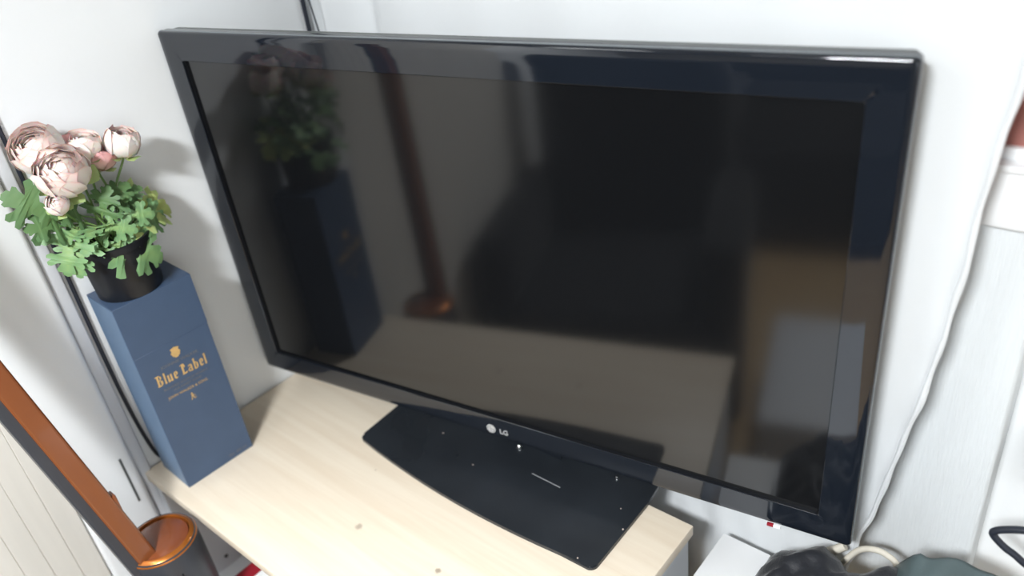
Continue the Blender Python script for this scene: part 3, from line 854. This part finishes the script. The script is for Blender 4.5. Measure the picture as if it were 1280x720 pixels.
# flap: sheet with a peak, running down to the right
V = []; F = []; n = 24
for j in range(n+1):
    for i in range(n+1):
        u = i/n; v = j/n
        x = -0.008 + 0.130*u; 
        ridge = 0.262 - 0.06*max(0, 0.20-u)/0.20*1.0 - 0.020*max(0, u-0.35)
        y = 0.145 - 0.11*v - 0.01*math.sin(u*7)
        z = ridge - 0.055*v**1.6 + 0.004*math.sin(u*17+v*5) - 0.01*v*abs(math.sin(u*6))
        V.append((x, y, z))
for j in range(n):
    for i in range(n):
        a = j*(n+1)+i; F.append((a, a+1, a+n+2, a+n+1))
me = bpy.data.meshes.new('flap'); me.from_pydata(V, [], F)
for p in me.polygons: p.use_smooth = True
o = link('flap', me, M['green_cloth'], bag)
sd = o.modifiers.new('solidify', 'SOLIDIFY'); sd.thickness = 0.003
# beige cords by the curtain's foot
bm = bmesh.new(); tube(bm, [(0.462, 0.122, 0.60), (0.468, 0.122, 0.70), (0.478, 0.115, 0.735), (0.494, 0.120, 0.765), (0.511, 0.122, 0.776), (0.527, 0.122, 0.776), (0.540, 0.122, 0.765), (0.548, 0.122, 0.72), (0.55, 0.122, 0.585)], 0.0040, 10)
tag(obj('beige_cord', bm, M['cord'], None, True), 'thick beige cord arching up behind the dark bag under the television corner', 'cord')
bm = bmesh.new(); tube(bm, [(0.440, 0.118, 0.59), (0.446, 0.118, 0.70), (0.455, 0.118, 0.735), (0.470, 0.115, 0.757), (0.478, 0.118, 0.765)], 0.0058, 10)
tag(obj('cord_end', bm, M['cord'], None, True), 'short pale plug end of a cord left of the beige arch', 'cord')
# black cable loop and small dark box at the right edge
bm = bmesh.new(); tube(bm, [(0.79, 0.10, 0.62), (0.78, 0.10, 0.80), (0.735, 0.115, 0.885), (0.69, 0.12, 0.906), (0.658, 0.12, 0.902), (0.638, 0.12, 0.892), (0.628, 0.12, 0.883), (0.630, 0.12, 0.876),
                           (0.642, 0.12, 0.866), (0.657, 0.12, 0.858), (0.68, 0.12, 0.835), (0.72, 0.08, 0.78), (0.73, 0.03, 0.70), (0.74, 0.0, 0.588)], 0.0042, 10)
tag(obj('looped_cable', bm, M['cable'], None, True), 'black cable loop standing up at the lower right edge', 'cable')
wp = thing('wall_socket', 'small dark green socket box on the wall at the right edge', 'socket', (0.676, YB+0.055, 0.900))
boxo('housing', -0.035, 0.035, -0.028, -0.0003, -0.045, 0.035, mat('dark_green_plastic', srgb(58, 66, 54), 0.5, 0.4, var=0.1), wp, 0.004)
boxo('cover_plate', -0.025, 0.025, -0.031, -0.0275, -0.032, 0.022, M['pot'], wp, 0.001)

# ------------------------------------------------------------------ added dark seats, and a crate, seen only as reflections
so = thing('dark_stand_in', 'dark upholstered seat shape across the room, seen only mirrored in the screen', 'dark_stand_in', (0.75, -2.45, 0))  # dark seat added so the screen mirrors a darker room
boxo('seat', -0.8, 0.8, -0.40, 0.40, 0.06, 0.44, M['dark_fabric'], so, 0.03)
boxo('backrest', -0.8, 0.8, -0.45, -0.25, 0.44, 1.0, M['dark_fabric'], so, 0.04)
for s_ in (-1, 1): boxo('armrest', s_*0.8-0.09, s_*0.8+0.09, -0.42, 0.40, 0.0, 0.62, M['dark_fabric'], so, 0.03)
ac = thing('person_stand_in', 'dark high-backed chair shape facing the cabinet, seen only mirrored in the screen', 'person_stand_in', (-0.12, -1.12, 0), -0.08)  # dark mass added where a person's reflection would fall
boxo('seat', -0.28, 0.28, -0.28, 0.28, 0.10, 0.46, M['dark_fabric'], ac, 0.05, 4)
boxo('backrest', -0.29, 0.29, -0.36, -0.20, 0.30, 1.14, M['dark_fabric'], ac, 0.07, 4)
for s_ in (-1, 1): boxo('armrest', s_*0.30-0.055, s_*0.30+0.055, -0.28, 0.26, 0.10, 0.66, M['dark_fabric'], ac, 0.04, 4)
for sx in (-1, 1):
    for sy in (-1, 1):
        boxo('leg', sx*0.24-0.02, sx*0.24+0.02, sy*0.22-0.02, sy*0.22+0.02, 0, 0.11, M['walnut'], ac, 0.004)
cr = thing('storage_crate', 'pale grey storage crate on the floor before the cabinet, seen only mirrored', 'crate', (0.46, -1.02, 0))
boxo('crate_body', -0.15, 0.15, -0.24, 0.24, 0.0, 0.22, M['pale_grey'], cr, 0.01)
boxo('lid', -0.155, 0.155, -0.245, 0.245, 0.222, 0.245, M['white_board'], cr, 0.006)
